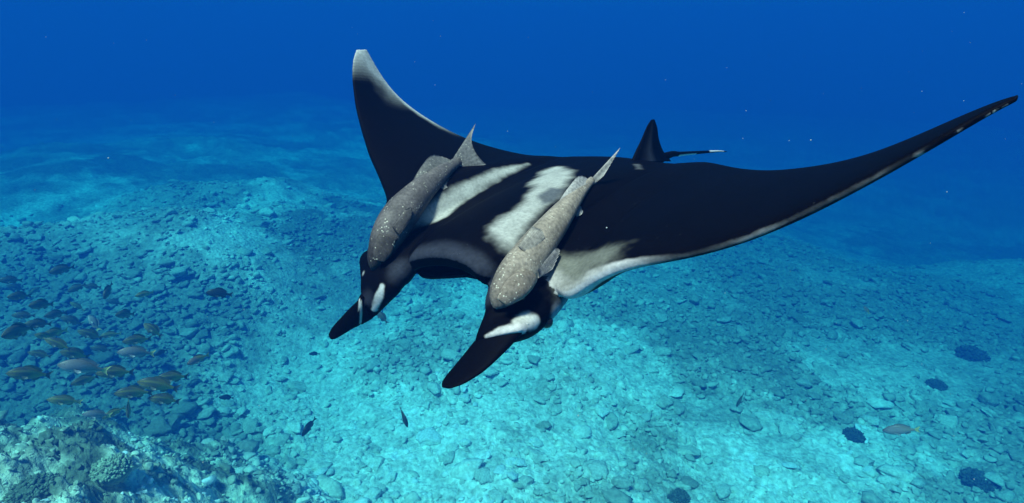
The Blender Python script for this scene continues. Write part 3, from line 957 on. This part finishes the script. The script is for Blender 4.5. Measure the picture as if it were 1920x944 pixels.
# ------------------------------------------------------------------ the fish
FISH_KINDS = {
    # depth of body, base, belly, stripe, rear colour, tail colour
    'gold':  (.36, (.10, .11, .085), (.22, .22, .17), (.34, .29, .07), (.38, .32, .07), (.06, .065, .055)),
    'dusky': (.37, (.11, .13, .10), (.16, .18, .14), (.20, .19, .08), (.16, .16, .08), (.08, .09, .07)),
    'silver': (.33, (.30, .265, .26), (.46, .43, .42), (.26, .23, .23), (.28, .26, .20), (.62, .54, .20)),
    'lemon': (.32, (.19, .19, .10), (.38, .35, .20), (.42, .36, .08), (.44, .38, .10), (.46, .40, .14)),
    'slate': (.36, (.035, .045, .042), (.05, .06, .055), (.035, .045, .042), (.035, .045, .042), (.03, .04, .035)),
    'coral': (.36, (.23, .16, .15), (.40, .28, .23), (.26, .18, .14), (.42, .33, .06), (.42, .34, .08)),
}
def fish_meshes(kind):
    dp, base, belly, stripe, rear, tailc = [np.array(v) if not np.isscalar(v) else v for v in FISH_KINDS[kind]]
    xs = np.array([.500, .485, .45, .40, .33, .25, .15, .04, -.08, -.18, -.26, -.32, -.345])
    up = np.array([.004, .030, .070, .115, .160, .190, .205, .195, .155, .105, .065, .045, .042]) * dp / .36
    dn = np.array([.004, .026, .058, .090, .125, .148, .158, .152, .122, .082, .052, .040, .038]) * dp / .36
    wd = np.array([.003, .016, .036, .056, .074, .082, .082, .075, .056, .036, .021, .013, .010])
    n = 40
    t = np.linspace(0, 1, n) ** .9
    tx = np.linspace(0, 1, len(xs))
    X = cr(np.stack([xs, up, dn], 1), n); Wd = np.maximum(cr(np.stack([wd, wd, wd], 1), n)[:, 0], .002)
    m = 22
    vs, cs = [], []
    for k in range(n):
        x, u, d = X[k]
        for q in range(m):
            a = 2 * math.pi * q / m; ca, sa = math.cos(a), math.sin(a)
            z = u * sa if sa > 0 else d * sa
            vs.append((x, Wd[k] * np.sign(ca) * abs(ca) ** .9, z))
            c = base * (1 - smooth01(.1, -.6, sa)) + belly * smooth01(.1, -.6, sa)
            st = .5 + .5 * math.sin(sa * 15)
            c = c * (1 - .7 * st * (sa < .8)) + stripe * .7 * st * (sa < .8)
            r = smooth01(.10, -.22, x - .12 * sa)
            c = c * (1 - .8 * r) + rear * .8 * r
            c = c * (1 - .45 * smooth01(.36, .5, x)) * (1 - .5 * smooth01(.5, 1, sa))
            cs.append(c)
    F = [(k * m + q, k * m + (q + 1) % m, (k + 1) * m + (q + 1) % m, (k + 1) * m + q) for k in range(n - 1) for q in range(m)]
    F += [tuple(range(m))[::-1], tuple((n - 1) * m + q for q in range(m))]
    parts = [mesh_obj('body', vs, F, MAT_FISH, None, colors=np.array(cs))]
    f = dp / .36
    def fin(nm, b, tp, col, y=0.0, nu=14, nv=5):
        parts.append(sheet(nm, None, [np.array((p[0], p[1] if len(p) > 2 else y, p[-1])) for p in b], [np.array((p[0], p[1] if len(p) > 2 else y, p[-1])) for p in tp],
                           MAT_FISH, lambda u, v: col * (.85 + .3 * v), nu=nu, nv=nv, thick=.010, ripple=.002))
    fin('tail_fin', [(-.335, .042 * f), (-.345, .0), (-.335, -.038 * f)], [(-.50, .145 * f), (-.435, .0), (-.49, -.135 * f)], tailc)
    fin('dorsal_fin', [(.22, .185 * f), (.08, .19 * f), (-.08, .145 * f), (-.22, .075 * f)], [(.17, .235 * f), (.05, .265 * f), (-.10, .225 * f), (-.25, .125 * f)], base * .6 + rear * .2)
    fin('anal_fin', [(-.06, -.115 * f), (-.14, -.09 * f), (-.22, -.06 * f)], [(-.10, -.175 * f), (-.17, -.165 * f), (-.25, -.10 * f)], base * .7 + rear * .3)
    fin('pelvic_fin', [(.17, -.145 * f), (.13, -.145 * f), (.10, -.14 * f)], [(.08, -.215 * f), (.06, -.205 * f), (.05, -.175 * f)], belly * .8)
    for sd in (1, -1):
        fin('pectoral_fin', [(.21, sd * .080, -.02), (.20, sd * .082, -.05), (.19, sd * .080, -.07)], [(.06, sd * .125, -.02), (.04, sd * .130, -.06), (.09, sd * .115, -.095)], belly * .8, nu=10, nv=4)
    v, ff = ICO1
    for sd in (1, -1):
        parts.append(mesh_obj('eye', v * np.array([.021, .010, .021]) + np.array([.375, sd * .050, .045 * f]), ff, MAT_EYE, None))
    return parts

PROTO = {}
def place_fish(kind, name, px, py, length_px, ang, size, label, group, yaw=0.0, bank=0.0):
    """ang: image angle of the head (180 = looks to the left, 90 = up); yaw turns the fish out of the picture plane"""
    dist = size * math.cos(math.radians(yaw)) * FPX / length_px
    d = pix_dir((px, py)); p = Vector(CAM_M.translation) + d * dist
    root = empty(name)
    new = kind not in PROTO
    if new: PROTO[kind] = fish_meshes(kind)
    Rc = CAM_M.to_3x3()
    a = math.radians(ang)
    head = Rc @ Vector((math.cos(a), math.sin(a), 0))
    view = d.normalized()
    # heading, turned about the world's up by yaw
    head = Matrix.Rotation(math.radians(yaw), 3, 'Z') @ (head - view * head.dot(view))
    head.normalize()
    upv = Vector((0, 0, 1)) if abs(head.z) < .85 else (view.cross(head))
    side = upv.cross(head).normalized()
    up = head.cross(side)
    M = Matrix((head, side, up)).transposed() @ Matrix.Rotation(math.radians(bank), 3, 'X')
    root.matrix_world = Matrix.Translation(p) @ M.to_4x4() @ Matrix.Scale(size, 4)
    for o in PROTO[kind]:
        c = o if new else o.copy()
        if not new: COL.objects.link(c)
        c.parent = root
    tag(root, label, 'fish', group)
    g = bed_z(p.x, p.y)[0]
    if p.z < g + .12: print('FISH LOW', px, py, round(p.z, 2), round(float(g), 2))
    return root

SCH = 'school of fish by the reef'
G_D = 'dusky fish fading into the haze of the school'
G_Y = 'small yellowish fish deep in the school'
G_G = 'gold-striped fish in the middle of the school'
L_D = 'dusky fish fading into blue haze at the back of the school'
L_Y = 'small yellowish fish deep in the school behind the near reef'
L_G = 'gold-striped dark fish half hidden in the middle of the school'
fish = [
    ('gold', 56, 702, 66, 173, .46, 'dark fish with yellow rear and black tail just above the near reef crest', SCH, 15),
    ('silver', 158, 690, 80, 170, .50, 'large silvery pink fish with pale yellow tail leading the school', SCH, 10),
    ('gold', 217, 699, 60, 178, .46, 'striped fish partly behind the yellow tail of the silvery pink fish', SCH, 12),
    ('gold', 75, 665, 44, 176, .42, L_G, G_G, 25), ('lemon', 122, 752, 54, 172, .42, 'yellowish fish skimming low over the near reef below the silvery pink fish', SCH, 10),
    ('gold', 252, 737, 62, 178, .46, 'dark striped fish swimming below and behind the cluster of three', SCH, 10),
    ('gold', 298, 723, 70, 165, .48, 'deep-bodied grey and gold fish in the middle of the cluster of three', SCH, 12),
    ('gold', 324, 708, 52, 176, .42, 'gold-striped fish uppermost in the cluster of three', SCH, 20),
    ('gold', 309, 750, 52, 165, .42, 'gold-striped fish lowest in the cluster of three', SCH, 20),
    ('silver', 182, 778, 46, 174, .36, 'small silvery fish low over the dark gully at the reef edge', SCH, 10),
    ('lemon', 214, 774, 40, 200, .34, 'yellowish fish nosing behind the small silvery fish low by the reef', SCH, 15),
    ('lemon', 241, 764, 34, 245, .34, 'yellowish fish diving head down beside the reef edge', SCH, 35),
    ('silver', 256, 662, 60, 174, .46, 'pale fish with yellow tail above the cluster of three', SCH, 12),
    ('coral', 372, 674, 40, 198, .36, 'orange and yellow fish apart from the school over pale sand', SCH, 15),
    ('gold', 258, 638, 46, 180, .44, 'dark-headed gold fish above the pale fish with yellow tail', SCH, 20), ('gold', 287, 620, 32, 130, .40, 'gold fish tilted steeply upward at the edge of the school', SCH, 40),
    ('slate', 303, 661, 22, 195, .30, 'small dark fish beside the tail of the pale fish', SCH, 20),
    ('gold', 170, 628, 40, 168, .42, L_G, G_G, 25), ('lemon', 208, 628, 38, 178, .40, L_Y, G_Y, 25), ('gold', 110, 646, 44, 166, .42, L_G, G_G, 25),
    ('lemon', 103, 625, 46, 176, .42, L_Y, G_Y, 20), ('gold', 141, 665, 42, 166, .42, L_G, G_G, 20), ('lemon', 271, 552, 30, 185, .36, 'pale fish above the rest, apart from the school', SCH, 25),
    ('dusky', 145, 540, 32, 195, .42, L_D, G_D, 20), ('dusky', 174, 538, 34, 178, .42, L_D, G_D, 15), ('dusky', 203, 545, 32, 205, .42, L_D, G_D, 25),
    ('dusky', 117, 506, 38, 178, .44, L_D, G_D, 15), ('dusky', 20, 526, 38, 178, .44, L_D, G_D, 15), ('dusky', 30, 540, 36, 172, .44, L_D, G_D, 20),
    ('dusky', 37, 556, 36, 190, .42, L_D, G_D, 20), ('lemon', 62, 547, 30, 28, .40, L_Y, G_Y, 25), ('lemon', 145, 575, 32, 150, .40, L_Y, G_Y, 25),
    ('dusky', 78, 572, 36, 180, .42, L_D, G_D, 25), ('dusky', 45, 592, 40, 170, .44, L_D, G_D, 20), ('dusky', 105, 590, 38, 176, .44, L_D, G_D, 20),
    ('dusky', 72, 608, 40, 185, .44, L_D, G_D, 20), ('dusky', 35, 622, 42, 174, .44, L_D, G_D, 20), ('dusky', 135, 602, 36, 170, .42, L_D, G_D, 25),
    ('silver', 176, 606, 22, 100, .38, 'pale fish turned toward the manta at the back of the school', SCH, 50), ('lemon', 84, 632, 24, 160, .30, L_Y, G_Y, 20),
    ('gold', 160, 713, 44, 190, .42, 'gold fish in the shade below the silvery pink fish', SCH, 20), ('dusky', 190, 655, 40, 178, .44, L_D, G_D, 20),
    ('dusky', 235, 590, 34, 175, .44, L_D, G_D, 20), ('dusky', 215, 567, 30, 182, .42, L_D, G_D, 20),
    ('slate', 412, 551, 46, 172, .44, 'dark fish alone over the rocky rise behind the far head fin', None, 10),
    ('slate', 757, 782, 40, 281, .36, 'dark fish heading down over pale sand below the near head fin', None, 15),
    ('slate', 580, 800, 40, 225, .42, 'dark slender fish over the bright sand patch', None, 15),
    ('silver', 1690, 807, 60, 177, .52, 'silver grey fish with yellowish tail alone over rubble', None, 10),
    ('dusky', 1388, 750, 30, 232, .46, 'small dusky fish slanting down over rubble below the wing', None, 15),
    ('dusky', 716, 595, 30, 120, .42, 'dusky fish showing just behind the far head fin', None, 30),
    ('coral', 1625, 582, 16, 120, .26, 'tiny reddish fish far off over the bed below the wing', None, 20),
    ('slate', 590, 664, 20, 175, .36, 'dark fish far off over rubble between reef and far head fin', None, 10),
    ('slate', 425, 746, 26, 170, .36, 'dark fish over pale sand beside the cluster of three', None, 15),
]
for f in fish:
    k, x, y, l, a, s, lab, g, yaw = f
    if g in (G_D, G_Y, G_G):                  # the crowd is not drilled: each turns and sizes a little differently
        a += random.uniform(-13, 13); yaw += random.uniform(-30, 30); s *= random.uniform(.85, 1.15); l *= random.uniform(.8, 1.1)
    place_fish(k, 'reef_fish', x, y, l, a, s, lab, g, yaw)

# ------------------------------------------------------------------ coral heads on the bed and the near reef
def bed_hit(q):
    d = np.array(pix_dir(q)); o = np.array(CAM_M.translation)
    t = np.geomspace(4, 90, 900)
    P = o + np.outer(t, d)
    z = bed_z(P[:, 0], P[:, 1])
    k = np.argmax(P[:, 2] < z)
    return np.array([P[k, 0], P[k, 1], z[k]]), t[k]

MAT_CORAL = mat_tinted('coral_head', rough=0.9, spec=0.05, noise_scale=14, noise_amt=0.35, bump=0.6, bump_scale=40, bump_dist=0.02)
def coral_head(q, r_px, col, label, knobs=46, flat=.75, seed=0):
    p, t = bed_hit(q)
    r = r_px * t / FPX
    rg = np.random.default_rng(seed)
    root = empty('coral_head', p)
    v, f = ICO3
    b = v * (1 + .22 * fbm(v, 2.2, 4, seed)[:, None]) * np.array([1, 1, flat]) * r
    mesh_obj('base', b, f, MAT_CORAL, root, colors=np.clip(np.tile(np.array(col) * .8, (len(b), 1)) * (1 + .4 * fbm(v, 5, 3, seed + 3)[:, None]), .01, .8))
    v1, f1 = ICO1
    vs, fs, cs = [], [], []
    off = 0
    for k in range(knobs * 7):
        d = rg.normal(size=3); d[2] = abs(d[2]) + .15; d /= np.linalg.norm(d)
        c = d * np.array([1, 1, flat]) * r * rg.uniform(.95, 1.12)
        s = r * rg.uniform(.05, .11)
        u = v1 * (1 + .3 * rg.uniform(-1, 1, (len(v1), 1))) * s
        u = u + np.outer(u @ d, d) * .5 + c
        vs.append(u); fs.append(f1 + off); off += len(u)
        cs.append(np.tile(np.clip(np.array(col) * rg.uniform(.7, 1.6), .01, .8), (len(u), 1)))
    kn = mesh_obj('knobs', np.vstack(vs), np.vstack(fs).tolist(), MAT_CORAL, root, colors=np.vstack(cs))
    kn['kind'] = 'stuff'
    tag(root, label, 'coral')
coral_head((1820, 672), 24, (.075, .085, .08), 'dark round coral head on the far slope under the outstretched wing', seed=1)
coral_head((1600, 820), 17, (.085, .095, .085), 'small dark round coral head on rubble beside the lone silver fish', seed=2)
coral_head((1835, 905), 26, (.09, .10, .09), 'low dark coral head on rubble at the foot of the far slope', seed=3, flat=.5)
coral_head((212, 885), 30, (.34, .36, .25), 'pale knobbly coral clump on the near reef', seed=4)
coral_head((60, 925), 34, (.15, .17, .12), 'dark knobbly coral clump on the near reef corner', seed=5, flat=.6)
coral_head((1270, 935), 20, (.12, .13, .11), 'dark lump of coral on rubble under the manta wing', seed=6, flat=.5)
coral_head((1755, 725), 15, (.09, .10, .09), 'very small dark coral head near the big round one', seed=7, flat=.6)

# drifting specks in the water
def build_snow():
    v, f = ICO1
    vs, fs = [], []
    for k in range(170):
        q = (RNG.uniform(0, 1920), RNG.uniform(0, 944)); t = RNG.uniform(.9, 5.0)
        p = np.array(CAM_M.translation) + np.array(pix_dir(q)) * t
        vs.append(v * RNG.uniform(.0006, .0016) + p); fs.append(f + len(v) * k)
    m = mat_tinted('drifting_specks', noise_amt=.2, bump=0)
    o = mesh_obj('drifting_specks', np.vstack(vs), np.vstack(fs).tolist(), m, colors=np.tile([.45, .47, .45], (len(v) * 170, 1)))
    tag(o, 'tiny pale specks drifting in the water', kind='stuff')
build_snow()
